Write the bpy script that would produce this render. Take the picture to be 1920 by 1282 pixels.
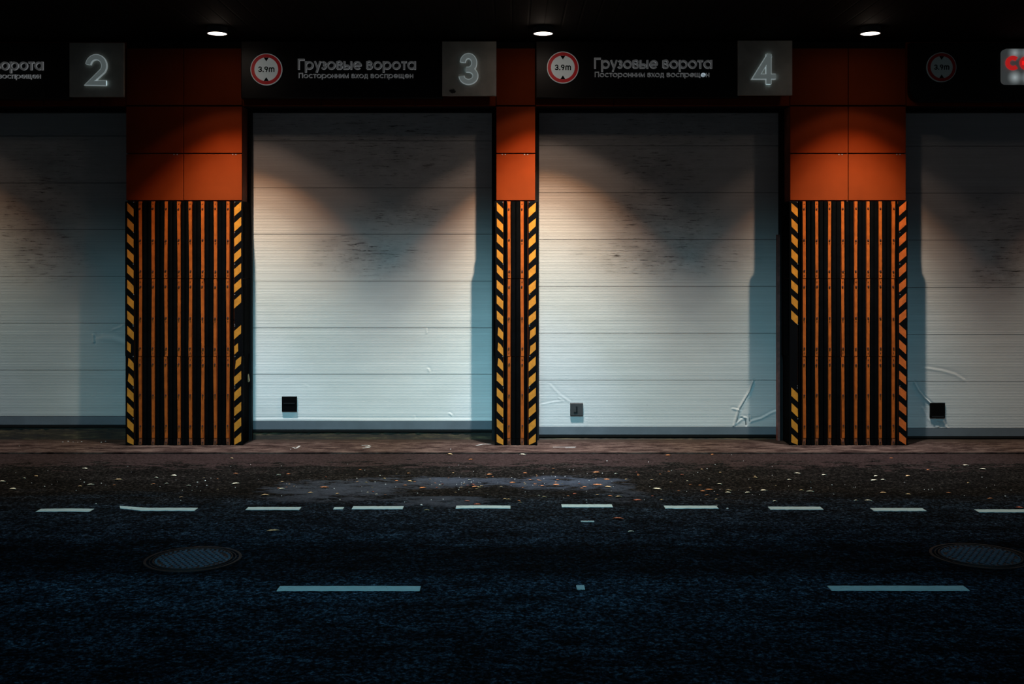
import bpy, math, random
from mathutils import Vector, Matrix
for o in list(bpy.data.objects): bpy.data.objects.remove(o)
S = bpy.context.scene
COL = S.collection
random.seed(7)
PI = math.pi

# ------------------------------------------------------------------ camera
F, CX, HY = 2100.0, 960.0, 483.0        # focal length in pixels, horizon row
D, H = 14.3, 2.39                       # distance to the pillar fronts, eye height
cam = bpy.data.cameras.new('camera'); camo = bpy.data.objects.new('camera', cam); COL.objects.link(camo)
cam.sensor_fit = 'HORIZONTAL'; cam.sensor_width = 36; cam.lens = 36*F/1920
cam.shift_y = -(641-HY)/1920
camo.location = (0, -D, H); camo.rotation_euler = (PI/2, 0, 0)
cam.clip_end = 300
S.camera = camo

# ------------------------------------------------------------------ exposure
vs = S.view_settings
vs.view_transform = 'Standard'; vs.look = 'None'; vs.gamma = 1; vs.exposure = 0; vs.use_curve_mapping = False

# ------------------------------------------------------------------ dusk sky
w = bpy.data.worlds.new('dusk'); S.world = w; w.use_nodes = True
wn = w.node_tree.nodes; wl = w.node_tree.links
bg = wn['Background']
tc = wn.new('ShaderNodeTexCoord'); sp = wn.new('ShaderNodeSeparateXYZ'); rp = wn.new('ShaderNodeValToRGB')
wl.new(tc.outputs['Generated'], sp.inputs[0]); wl.new(sp.outputs['Z'], rp.inputs[0]); wl.new(rp.outputs[0], bg.inputs['Color'])
rp.color_ramp.elements[0].position = 0.0; rp.color_ramp.elements[0].color = (0.40, 0.47, 0.52, 1)
rp.color_ramp.elements[1].position = 0.7; rp.color_ramp.elements[1].color = (0.02, 0.13, 0.26, 1)
bg.inputs['Strength'].default_value = 0.105

# ------------------------------------------------------------------ ceiling downlights and an added cool fill
def cool_fill(loc, target, power, color, size, cone):      # added unseen cool spot, fills in for dusk skylight on the gates
    l = bpy.data.lights.new('added_cool_fill', 'SPOT'); l.energy = power; l.color = color
    l.shadow_soft_size = size; l.spot_size = math.radians(cone); l.spot_blend = 1.0
    o = bpy.data.objects.new('added_cool_fill', l); COL.objects.link(o); o.location = loc
    o.rotation_euler = (Vector(target)-Vector(loc)).to_track_quat('-Z', 'Y').to_euler()
cool_fill((-1.2, -21, 12.5), (-0.6, -1.2, 0.3), 18500, (0.33, 0.80, 0.98), 4.6, 30)

LAMP_X = [(-137-CX)/147, (440-CX)/147, (1015-CX)/147, (1592-CX)/147, (2169-CX)/147]
LAMP_Y, LAMP_Z = -0.86, 5.075
# angle profile of the reflector: (cosine from straight down, strength, colour); the rim of the beam is warmer than its core
PROFILE = [(0.0, 0.0004, (1, .8, .65)), (0.45, 0.0009, (1, .75, .6)), (0.63, 0.0012, (1, .7, .5)), (0.69, 0.0095, (1, .66, .48)), (0.745, 0.0115, (1, .62, .42)), (0.772, 0.040, (1, .50, .27)), (0.82, 0.115, (1, .63, .41)), (0.866, 0.255, (1, .75, .54)), (0.927, 0.44, (1, .88, .72)), (0.963, 0.70, (1, .97, .95)), (1.0, 1.0, (1, .95, .95))]
def downlight(x, age):
    l = bpy.data.lights.new('downlight', 'POINT'); l.energy = 3100*age; l.color = (1.0, 1.0, 1.0); l.shadow_soft_size = 0.035
    l.use_nodes = True; nt = l.node_tree; em = nt.nodes['Emission']
    tc = nt.nodes.new('ShaderNodeTexCoord'); s = nt.nodes.new('ShaderNodeSeparateXYZ'); a = nt.nodes.new('ShaderNodeMath'); a.operation = 'MULTIPLY'; a.inputs[1].default_value = -1.0; a.use_clamp = True
    r = nt.nodes.new('ShaderNodeValToRGB'); cr = r.color_ramp
    nt.links.new(tc.outputs['Normal'], s.inputs[0]); nt.links.new(s.outputs['Z'], a.inputs[0]); nt.links.new(a.outputs[0], r.inputs[0]); nt.links.new(r.outputs[0], em.inputs['Color'])
    while len(cr.elements) < len(PROFILE): cr.elements.new(0.5)
    for e, (p, v, c) in zip(cr.elements, PROFILE): e.position = p; e.color = (v*c[0], v*c[1], v*c[2], 1)
    o = bpy.data.objects.new('downlight', l); COL.objects.link(o); o.location = (x, LAMP_Y, LAMP_Z-0.08)
for x, age in zip(LAMP_X, (.30, .58, 1.0, .62, .36)): downlight(x, age)      # lamps of unequal age

# ------------------------------------------------------------------ coordinate helpers (photo pixel + known depth -> metres)
def WX(px, Y=0): return (px-CX)*(D+Y)/F
def WZ(py, Y=0): return H-(py-HY)*(D+Y)/F
ROADZ = -0.02
def G(px, py, z=ROADZ):
    d = F*(H-z)/(py-HY)
    return ((px-CX)*d/F, d-D)

# ------------------------------------------------------------------ materials
def newmat(name, color=(.5,.5,.5), rough=.6, metal=0, spec=.5, emit=None, es=0):
    m = bpy.data.materials.new(name); m.use_nodes = True
    b = m.node_tree.nodes['Principled BSDF']
    b.inputs['Base Color'].default_value = (*color, 1); b.inputs['Roughness'].default_value = rough
    b.inputs['Metallic'].default_value = metal; b.inputs['Specular IOR Level'].default_value = spec
    if emit: b.inputs['Emission Color'].default_value = (*emit, 1); b.inputs['Emission Strength'].default_value = es
    return m
class N:
    """small node wiring helper"""
    def __init__(s, m): s.m = m; s.t = m.node_tree; s.b = s.t.nodes['Principled BSDF']
    def n(s, k): return s.t.nodes.new(k)
    def link(s, a, b): s.t.links.new(a, b)
    def pos(s, scale=(1,1,1), off=(0,0,0)):
        g = s.n('ShaderNodeNewGeometry'); mp = s.n('ShaderNodeMapping')
        mp.inputs['Scale'].default_value = scale; mp.inputs['Location'].default_value = off
        s.link(g.outputs['Position'], mp.inputs[0]); return mp.outputs[0]
    def noise(s, vec, scale, detail=4, rough=.6):
        x = s.n('ShaderNodeTexNoise'); x.inputs['Scale'].default_value = scale; x.inputs['Detail'].default_value = detail
        x.inputs['Roughness'].default_value = rough; s.link(vec, x.inputs['Vector']); return x.outputs['Fac']
    def ramp(s, fac, pts):
        r = s.n('ShaderNodeValToRGB'); cr = r.color_ramp
        while len(cr.elements) < len(pts): cr.elements.new(.5)
        for e, (p, c) in zip(cr.elements, pts):
            e.position = p; e.color = (c, c, c, 1) if isinstance(c, (int, float)) else (*c, 1)
        s.link(fac, r.inputs[0]); return r.outputs[0]
    def mix(s, fac, a, b, mode='MIX'):
        x = s.n('ShaderNodeMix'); x.data_type = 'RGBA'; x.blend_type = mode
        for v, i in ((fac, x.inputs[0]), (a, x.inputs[6]), (b, x.inputs[7])):
            if isinstance(v, (int, float)): i.default_value = v
            elif isinstance(v, tuple): i.default_value = (*v, 1)
            else: s.link(v, i)
        return x.outputs[2]
    def math(s, op, a, b=0, clamp=False):
        x = s.n('ShaderNodeMath'); x.operation = op; x.use_clamp = clamp
        for v, i in ((a, x.inputs[0]), (b, x.inputs[1])):
            if isinstance(v, (int, float)): i.default_value = v
            else: s.link(v, i)
        return x.outputs[0]
    def blob(s, c, r):
        """1 in the middle of an ellipsoid at c with radii r, 0 outside"""
        g = s.n('ShaderNodeNewGeometry'); a = s.n('ShaderNodeVectorMath'); a.operation = 'SUBTRACT'; s.link(g.outputs['Position'], a.inputs[0]); a.inputs[1].default_value = c
        d = s.n('ShaderNodeVectorMath'); d.operation = 'DIVIDE'; s.link(a.outputs[0], d.inputs[0]); d.inputs[1].default_value = r
        l = s.n('ShaderNodeVectorMath'); l.operation = 'LENGTH'; s.link(d.outputs[0], l.inputs[0])
        return s.math('SUBTRACT', 1.0, l.outputs['Value'], True)
    def bump(s, h, strength, dist=.01):
        x = s.n('ShaderNodeBump'); x.inputs['Strength'].default_value = strength; x.inputs['Distance'].default_value = dist
        s.link(h, x.inputs['Height']); s.link(x.outputs[0], s.b.inputs['Normal']); return x
    def color(s, c): s.link(c, s.b.inputs['Base Color'])

def grimy(name, c, rough=.6, amt=.35, scale=6, metal=0, spec=.4, bump=.1):
    m = newmat(name, c, rough, metal, spec); k = N(m)
    f = k.ramp(k.noise(k.pos(), scale, 6), [(.35, 1-amt), (.7, 1.0)])
    k.color(k.mix(1.0, c, f, 'MULTIPLY')); k.bump(k.noise(k.pos(), scale*12, 3), bump, .003)
    return m

M_orange = grimy('orange_cladding', (.19, .030, .0055), .65, .18, 2.2, spec=.05, bump=.02)
M_core = grimy('rust_painted_steel', (.20, .045, .022), .7, .4, 5)
M_strip = grimy('orange_strip_paint', (.43, .088, .009), .6, .35, 14, spec=.15, bump=.1)
M_strip_low = grimy('worn_orange_strip_paint', (.28, .075, .02), .6, .6, 20)
M_yellow = grimy('yellow_hazard_tape', (.62, .23, .017), .45, .3, 18, bump=.05)
M_ored = grimy('orange_red_hazard_tape', (.60, .12, .015), .5, .3, 18, bump=.05)
M_rubber = grimy('black_rubber', (.0020, .0022, .0025), .85, .5, 9, spec=.03, bump=.2)
M_black = newmat('black_paint', (.002, .002, .0024), .8, spec=.04)
M_leaf = [grimy('leaf_orange', (.72, .25, .08), .6, .4, 25), grimy('leaf_tan', (.80, .52, .26), .6, .4, 25), grimy('leaf_pale', (.90, .84, .66), .6, .3, 25), grimy('leaf_red', (.60, .13, .06), .6, .4, 25)]
M_bolt = newmat('rusty_bolt', (.06, .015, .01), .6, .3)
M_screw = newmat('zinc_screw', (.6, .65, .7), .35, .8)
M_soffit = newmat('dark_ceiling_boards', (.0012, .0014, .0012), .8, spec=.05)
k = N(M_soffit); g = k.n('ShaderNodeTexWave'); g.bands_direction = 'X'; g.inputs['Scale'].default_value = 1.6; k.link(k.pos(), g.inputs['Vector'])
k.bump(k.ramp(g.outputs['Fac'], [(0, 0.0), (.06, 1.0)]), .6, .01)
M_backing = newmat('dark_backing', (.006, .006, .006), .8, spec=.2)
M_frame = grimy('dark_door_frame', (.010, .012, .014), .6, .4, 6, spec=.2)
M_jambpink = grimy('red_brown_door_jamb', (.26, .10, .085), .6, .5, 12)
M_sign = newmat('black_sign_board', (.003, .0032, .0036), .45, spec=.25)
M_plate = newmat('dull_metal_plate', (.20, .195, .17), .5, .1, .4)
k = N(M_plate); st = k.blob((WX(848, -.25), -.28, WZ(168, -.25)), (.10, .3, .075)); nn = k.noise(k.pos(), 22, 5)
f = k.ramp(k.math('MULTIPLY', st, nn), [(.18, 0.0), (.26, 1.0)])
k.color(k.mix(f, k.mix(k.ramp(k.noise(k.pos(), 4, 5), [(.4, 0.0), (.65, 1.0)]), (.40, .40, .36), (.50, .50, .45)), (.03, .03, .025)))
M_numeral = newmat('frosted_numeral', (.62, .70, .72), .35, emit=(.5, .62, .62), es=.11)  # numerals and their edges brightened by a faint added emission
M_rim = newmat('glowing_numeral_edge', (.85, .9, .92), .3, emit=(.6, .72, .74), es=.20)
M_letter = newmat('frosted_letter', (.40, .42, .44), .35, emit=(.55, .57, .58), es=.055)  # faint emission added to lift the unlit letters
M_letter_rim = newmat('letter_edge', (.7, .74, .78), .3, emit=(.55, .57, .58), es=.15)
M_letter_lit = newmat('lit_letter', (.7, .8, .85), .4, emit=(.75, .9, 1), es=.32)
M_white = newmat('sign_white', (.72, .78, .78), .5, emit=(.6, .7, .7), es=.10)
M_white_off = newmat('unlit_sign_white', (.16, .22, .23), .5, emit=(.5, .7, .75), es=.012); M_red_off = newmat('unlit_sign_red', (.09, .004, .004), .5, emit=(.8, .02, .02), es=.006)  # darker copies for the unlit disc, missing light put into the colour
M_red = newmat('sign_red', (.62, .015, .02), .5, emit=(.8, .02, .03), es=.04)
M_lens = newmat('lamp_lens', (.9, .85, .8), .4, emit=(1, .86, .76), es=6)
M_lamprim = newmat('lamp_rim', (.05, .05, .05), .5)
M_sectred = newmat('red_lettering', (.6, .01, .015), .4, emit=(1, .03, .03), es=.35)
M_seal = newmat('black_rubber_seal', (.004, .004, .004), .7, spec=.2)
M_rail = grimy('bottom_rail_aluminium', (.20, .235, .27), .45, .2, 3, .3)
M_wood = newmat('weathered_plank', (.06, .045, .02), .8); k = N(M_wood)
k.color(k.ramp(k.noise(k.pos((1, 3, 8)), 2.2, 8, .7), [(.38, (.003, .0022, .0013)), (.53, (.018, .0125, .005)), (.68, (.085, .065, .028))]))
k.bump(k.noise(k.pos((2, 6, 30)), 5, 5), .5, .01)

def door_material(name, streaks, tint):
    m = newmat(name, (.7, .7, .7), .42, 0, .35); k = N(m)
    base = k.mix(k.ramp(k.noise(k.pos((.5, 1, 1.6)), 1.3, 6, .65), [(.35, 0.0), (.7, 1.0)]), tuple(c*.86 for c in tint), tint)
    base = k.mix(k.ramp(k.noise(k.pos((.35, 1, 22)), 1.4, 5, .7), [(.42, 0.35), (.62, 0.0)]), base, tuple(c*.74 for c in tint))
    tot = None
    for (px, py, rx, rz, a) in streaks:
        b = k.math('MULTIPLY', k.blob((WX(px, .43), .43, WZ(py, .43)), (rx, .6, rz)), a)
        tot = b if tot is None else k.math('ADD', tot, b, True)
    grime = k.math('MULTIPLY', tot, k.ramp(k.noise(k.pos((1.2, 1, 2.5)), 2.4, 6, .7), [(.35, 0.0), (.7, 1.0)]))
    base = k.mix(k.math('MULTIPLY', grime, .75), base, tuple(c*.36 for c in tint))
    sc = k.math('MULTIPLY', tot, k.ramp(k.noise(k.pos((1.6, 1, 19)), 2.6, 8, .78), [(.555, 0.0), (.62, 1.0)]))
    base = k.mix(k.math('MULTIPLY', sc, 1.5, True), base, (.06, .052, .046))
    sp = k.ramp(k.noise(k.pos((1, 1, 1)), 16, 3, .5), [(.765, 0.0), (.79, .8)])
    base = k.mix(sp, base, (.10, .10, .10))
    k.color(base)
    wv = k.n('ShaderNodeTexWave'); wv.bands_direction = 'Z'; wv.inputs['Scale'].default_value = 15.7; k.link(k.pos(), wv.inputs['Vector'])
    h = k.ramp(wv.outputs['Fac'], [(.0, 0.0), (.3, 1.0)])
    k.bump(h, .55, .0022)
    return m

# ------------------------------------------------------------------ ground materials
M_road = newmat('dark_asphalt', (.02, .02, .02), .95, 0, .02); k = N(M_road)
fine = k.noise(k.pos(), 33, 4, .8); mid = k.noise(k.pos((.35, 1, 1)), 3.2, 7, .7)
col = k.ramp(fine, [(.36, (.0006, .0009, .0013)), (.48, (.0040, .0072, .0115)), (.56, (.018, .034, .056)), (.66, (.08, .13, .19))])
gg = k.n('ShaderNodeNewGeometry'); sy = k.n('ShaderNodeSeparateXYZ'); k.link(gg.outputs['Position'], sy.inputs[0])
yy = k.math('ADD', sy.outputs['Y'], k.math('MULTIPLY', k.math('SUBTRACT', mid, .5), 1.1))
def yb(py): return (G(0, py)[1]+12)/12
band = k.ramp(k.math('DIVIDE', k.math('ADD', yy, 12), 12), [(0.0, .4), (yb(1250), .55), (yb(1150), .85), (yb(1095), 1.3), (yb(1070), .33), (yb(1028), .30), (yb(1014), .85), (yb(955), .62), (yb(900), .55), (.97, .55)])  # tyre bands; near and far ends also darkened to balance the light
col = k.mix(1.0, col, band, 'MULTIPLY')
col = k.mix(1.0, col, k.ramp(mid, [(.3, .45), (.62, 1.25)]), 'MULTIPLY')
col = k.mix(1.0, col, k.ramp(k.noise(k.pos((.7, 1.5, 1)), 3.0, 9, .8), [(.40, .35), (.60, 1.4)]), 'MULTIPLY')
lamplit_brown = k.ramp(k.math('ADD', k.math('DIVIDE', sy.outputs['Y'], 6.0), k.math('ADD', 1.0, k.math('MULTIPLY', k.math('SUBTRACT', k.noise(k.pos((.5, 1.5, 1)), 1.5, 8, .7), .5), .3))), [(.40, 0.0), (.55, 1.0)])  # warm lamp-lit tone near the wall, painted over the bluish asphalt
col = k.mix(lamplit_brown, col, k.mix(1.0, k.ramp(fine, [(.42, (.0012, .0010, .0009)), (.53, (.0052, .0046, .0042)), (.64, (.024, .021, .019)), (.74, (.09, .08, .07))]), k.ramp(mid, [(.3, .4), (.62, 1.3)]), 'MULTIPLY'))
# dusty grey patches worn smooth between the dashes and the doors
tot = None
for (px, py, rx, ry, a) in [(590, 919, 150, 26, 1.0), (800, 903, 190, 16, 1.0), (1060, 905, 170, 18, 1.0), (830, 940, 130, 14, 1.1), (1170, 930, 120, 22, .4), (690, 925, 120, 16, .7)]:
    x0, y0 = G(px, py); x1, _ = G(px+rx, py); _, y1 = G(px, py-ry)
    b = k.math('MULTIPLY', k.blob((x0, y0, ROADZ), (x1-x0, y1-y0, 1)), a)
    tot = b if tot is None else k.math('ADD', tot, b, True)
patch = k.ramp(k.math('MULTIPLY', tot, k.ramp(k.noise(k.pos((.8, 1.5, 1)), 2.6, 9, .8), [(.38, 0.0), (.60, 1.0)])), [(.13, 0.0), (.26, .6), (.6, 1.0)])
col = k.mix(patch, col, k.mix(fine, (.008, .011, .017), (.060, .074, .10)))
# brownish worn band next to the pavement strip, breaking up into the asphalt
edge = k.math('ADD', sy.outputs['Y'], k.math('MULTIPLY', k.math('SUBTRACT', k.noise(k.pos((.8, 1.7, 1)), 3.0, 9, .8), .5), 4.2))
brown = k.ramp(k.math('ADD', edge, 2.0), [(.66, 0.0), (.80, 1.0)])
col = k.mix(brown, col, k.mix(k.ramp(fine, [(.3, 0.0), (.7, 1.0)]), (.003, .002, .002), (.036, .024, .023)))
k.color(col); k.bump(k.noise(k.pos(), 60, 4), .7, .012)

M_pave = newmat('worn_concrete_strip', (.1, .08, .07), .95, 0, .03); k = N(M_pave)
c1 = k.ramp(k.noise(k.pos((.7, 1.8, 1)), 3.6, 9, .8), [(.36, (.006, .0035, .003)), (.47, (.030, .018, .0155)), (.60, (.085, .058, .048))])
c1 = k.mix(k.ramp(k.noise(k.pos(), 60, 3), [(.6, 0.0), (.75, .7)]), c1, (.15, .12, .10))
gg = k.n('ShaderNodeNewGeometry'); s2 = k.n('ShaderNodeSeparateXYZ'); k.link(gg.outputs['Position'], s2.inputs[0])
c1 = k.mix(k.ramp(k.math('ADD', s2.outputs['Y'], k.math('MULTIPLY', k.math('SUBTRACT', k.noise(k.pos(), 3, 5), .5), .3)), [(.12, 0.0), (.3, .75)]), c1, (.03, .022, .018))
k.color(c1); k.bump(k.noise(k.pos(), 40, 5), .6, .01)

M_paint = newmat('worn_white_road_paint', (.6, .62, .6), .6, 0, .3); k = N(M_paint)
k.color(k.mix(k.ramp(k.noise(k.pos(), 38, 5, .7), [(.60, 0.0), (.70, .8)]), k.mix(k.noise(k.pos(), 9, 5), (.28, .42, .44), (.44, .62, .66)), (.05, .055, .06)))
k.bump(k.noise(k.pos(), 90, 3), .4, .004)
M_iron = grimy('cast_iron', (.006, .008, .010), .6, .4, 12, .1, .3)
M_ironlight = grimy('worn_cast_iron', (.042, .075, .115), .6, .4, 20, .1, .2)
M_chalk = newmat('chalk', (.30, .30, .29), .8, spec=.1)
M_grit = newmat('pale_litter', (.55, .57, .58), .5)

# ------------------------------------------------------------------ mesh builder
class MB:
    def __init__(s): s.v = []; s.f = []; s.mi = []
    def add(s, vs, fs, mi=0):
        b = len(s.v); s.v += [tuple(v) for v in vs]; s.f += [tuple(i+b for i in f) for f in fs]; s.mi += [mi]*len(fs); return s
    def box(s, x0, x1, y0, y1, z0, z1, mi=0, bev=0):
        if bev:       # chamfered edges on the four vertical-plane front edges
            b = bev
            prof = [(x0, z0), (x1, z0), (x1, z1), (x0, z1)]
            inn = [(x0+b, z0+b), (x1-b, z0+b), (x1-b, z1-b), (x0+b, z1-b)]
            v = [(x, y0, z) for x, z in inn]+[(x, y0+b, z) for x, z in prof]+[(x, y1, z) for x, z in prof]
            f = [(0, 1, 2, 3)]
            for i in range(4):
                j = (i+1) % 4; f += [(i, i+4, j+4, j), (i+4, i+8, j+8, j+4)]
            f.append((11, 10, 9, 8)); return s.add(v, f, mi)
        v = [(x, y, z) for z in (z0, z1) for x, y in ((x0, y0), (x1, y0), (x1, y1), (x0, y1))]
        return s.add(v, [(3, 2, 1, 0), (4, 5, 6, 7), (0, 1, 5, 4), (1, 2, 6, 5), (2, 3, 7, 6), (3, 0, 4, 7)], mi)
    def prism(s, pts, z0, z1, mi=0):      # closed XY outline pulled up in z
        n = len(pts); v = [(x, y, z0) for x, y in pts]+[(x, y, z1) for x, y in pts]
        f = [(i, (i+1) % n, (i+1) % n+n, i+n) for i in range(n)]+[tuple(range(n-1, -1, -1)), tuple(range(n, 2*n))]
        return s.add(v, f, mi)
    def plate(s, pts, y0, y1, mi=0, side=None):    # closed XZ outline, front at y0
        n = len(pts); v = [(x, y0, z) for x, z in pts]+[(x, y1, z) for x, z in pts]
        s.add(v, [tuple(range(n)), tuple(range(2*n-1, n-1, -1))], mi)
        return s.add(v, [(i, i+n, (i+1) % n+n, (i+1) % n) for i in range(n)], mi if side is None else side)
    def ribbon(s, pts, wd, y0, y1, closed=False, mi=0, side=None):   # stroke of constant width in XZ
        n = len(pts); L = []; R = []
        for i in range(n):
            p = Vector(pts[i]); a = Vector(pts[i-1]) if (i or closed) else None; b = Vector(pts[(i+1) % n]) if (i < n-1 or closed) else None
            d1 = (p-a).normalized() if a is not None else None; d2 = (b-p).normalized() if b is not None else None
            if d1 is None: d1 = d2
            if d2 is None: d2 = d1
            n1 = Vector((-d1.y, d1.x)); n2 = Vector((-d2.y, d2.x)); m = n1+n2
            m = n1 if m.length < 1e-4 else m.normalized(); q = (wd/2)/max(.45, m.dot(n1))
            L.append(p+m*q); R.append(p-m*q)
        m = n if closed else n-1
        v = [(q.x, y0, q.y) for q in L]+[(q.x, y0, q.y) for q in R]+[(q.x, y1, q.y) for q in L]+[(q.x, y1, q.y) for q in R]
        f = []; fs = []
        for i in range(m):
            j = (i+1) % n
            f.append((i, n+i, n+j, j)); fs += [(i, j, 2*n+j, 2*n+i), (n+j, n+i, 3*n+i, 3*n+j)]
        if not closed: fs += [(0, 2*n, 3*n, n), (n-1, 2*n-1, 4*n-1, 3*n-1)]
        s.add(v, f, mi); return s.add(v, fs, mi if side is None else side)
    def cyl(s, c, r, h, axis='Z', n=16, mi=0, r2=None):
        r2 = r if r2 is None else r2; v = []
        for rr, t in ((r, 0), (r2, h)):
            for i in range(n):
                a = 2*PI*i/n; u, q = rr*math.cos(a), rr*math.sin(a)
                v.append({'Z': (c[0]+u, c[1]+q, c[2]+t), 'Y': (c[0]+u, c[1]+t, c[2]+q)}[axis])
        f = [(i, (i+1) % n, (i+1) % n+n, i+n) for i in range(n)]+[tuple(range(n-1, -1, -1)), tuple(range(n, 2*n))]
        if axis == 'Y': f = [x[::-1] for x in f]
        return s.add(v, f, mi)
    def ring(s, c, r0, r1, h, axis='Z', n=48, mi=0):
        v = []
        for rr, t in ((r0, 0), (r1, 0), (r1, h), (r0, h)):
            for i in range(n):
                a = 2*PI*i/n; u, q = rr*math.cos(a), rr*math.sin(a)
                v.append({'Z': (c[0]+u, c[1]+q, c[2]+t), 'Y': (c[0]+u, c[1]+t, c[2]+q)}[axis])
        f = []
        for k_ in range(4):
            k2 = (k_+1) % 4
            f += [(k_*n+i, k_*n+(i+1) % n, k2*n+(i+1) % n, k2*n+i) for i in range(n)]
        return s.add(v, f, mi)
    def build(s, name, mats, parent=None, smooth=False, loc=None):
        me = bpy.data.meshes.new(name); me.from_pydata(s.v, [], s.f)
        for m in (mats if isinstance(mats, (list, tuple)) else [mats]): me.materials.append(m)
        me.polygons.foreach_set('material_index', s.mi)
        if smooth: me.polygons.foreach_set('use_smooth', [True]*len(s.f))
        me.update()
        o = bpy.data.objects.new(name, me); COL.objects.link(o)
        base = Vector(loc) if loc else Vector((0, 0, 0))
        if parent is not None:
            base = base if loc else Vector(parent.get('_b', (0, 0, 0)))
            o.parent = parent; o.location = base-Vector(parent.get('_b', (0, 0, 0)))
        else: o.location = base
        if base.length: me.transform(Matrix.Translation(-base))
        o['_b'] = tuple(base)
        return o
def tag(o, label=None, cat=None, group=None, kind=None):
    if label: o['label'] = label
    if cat: o['category'] = cat
    if group: o['group'] = group
    if kind: o['kind'] = kind
    return o
def empty(name, loc, **kw):
    o = bpy.data.objects.new(name, None); COL.objects.link(o); o.location = loc; o['_b'] = tuple(loc); o.empty_display_size = .2
    return tag(o, **kw)

# ------------------------------------------------------------------ the setting
CEIL = 5.15
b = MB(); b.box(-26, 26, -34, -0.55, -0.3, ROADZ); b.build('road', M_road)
tag(bpy.data.objects['road'], 'dark asphalt road with tyre-worn bands in front of the gates', 'road', kind='structure')
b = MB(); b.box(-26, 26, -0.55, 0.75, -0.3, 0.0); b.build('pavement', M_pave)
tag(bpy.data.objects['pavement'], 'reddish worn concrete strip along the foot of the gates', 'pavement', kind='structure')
b = MB(); b.box(-18, 18, -5.2, 0.75, CEIL, CEIL+.35)
tag(b.build('ceiling', M_soffit), 'black boarded canopy ceiling over the gates', 'ceiling', kind='structure')

PILL = [(236, 454), (930, 1004), (1481, 1699)]
HB = WZ(199)                                    # underside of the header
b = MB(); b.box(-18, 18, .62, .75, 0, CEIL); b.box(-18, 18, .06, .62, HB+.012, CEIL-.001)
tag(b.build('wall_back', M_backing), 'dark wall and lintel beam behind the gates', 'wall', kind='structure')
for nm, x0, x1 in (('wall_left', -18, WX(-319)), ('wall_right', WX(2249), 18)):
    b = MB(); b.box(x0, x1, 0.0, .6, 0, HB); tag(b.build(nm, M_orange), 'plain wall beyond the '+nm[5:]+' gate', 'wall', kind='structure')

# ------------------------------------------------------------------ pillars with orange cassette cladding
def panel(parent, x0, x1, z0, z1, hooks=()):
    b = MB(); b.box(x0+.004, x1-.004, 0.0, .045, z0+.005, z1-.005, bev=.003)
    p = b.build('cladding_panel', M_orange, parent)
    for hx in hooks:
        h = MB()
        for q in (-.02, .02): h.cyl((hx+q, -.004, z1-.008), .007, .006, 'Y', 8)
        h.build('rivet_pair', M_screw, p)
    return p
plabels = ['wide orange-clad pillar between gate 2 and gate 3', 'narrow orange-clad pillar between gate 3 and gate 4', 'wide orange-clad pillar right of gate 4']
rows = [(90, 198), (199, 287.5), (288.5, 376), (377, 600), (600, 833)]
for (a, c), lab in zip(PILL, plabels):
    x0, x1 = WX(a), WX(c)
    P = empty('pillar', ((x0+x1)/2, .2, 0), label=lab, cat='pillar', group='orange-clad pillars between the gates')
    b = MB(); b.box(x0+.012, x1-.012, .045, .60, 0, HB+.005); b.build('pillar_core', M_core, P)
    for i, (ya, yc) in enumerate(rows):
        zt = min(WZ(ya), CEIL-.002); zb = max(WZ(yc), .0)
        cuts = [x0, x1] if c-a < 100 else [x0, WX(344 if a < 500 else 1590.5), x1]
        for q in range(len(cuts)-1):
            hk = []
            if i == 2: hk = [cuts[q+1]-.10] if len(cuts) > 2 else [x0+.10, x1-.12]
            panel(P, cuts[q], cuts[q+1], zb, zt, hk)

# header cladding over every gate
HCUT = [([-319, -94, 82, 187, 236], 'gate 2'), ([454, 602, 778, 930], 'gate 3'), ([1004, 1151, 1329, 1481], 'gate 4'), ([1699, 1880, 2060, 2249], 'gate at the right edge')]
for cuts, lab in HCUT:
    P = empty('header_cladding', (WX((cuts[0]+cuts[-1])/2), .02, HB), label='strip of orange panels under the sign over '+lab, cat='cladding', group='header panels over the gates')
    for q in range(len(cuts)-1): panel(P, WX(cuts[q]), WX(cuts[q+1]), HB, CEIL-.002)

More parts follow.
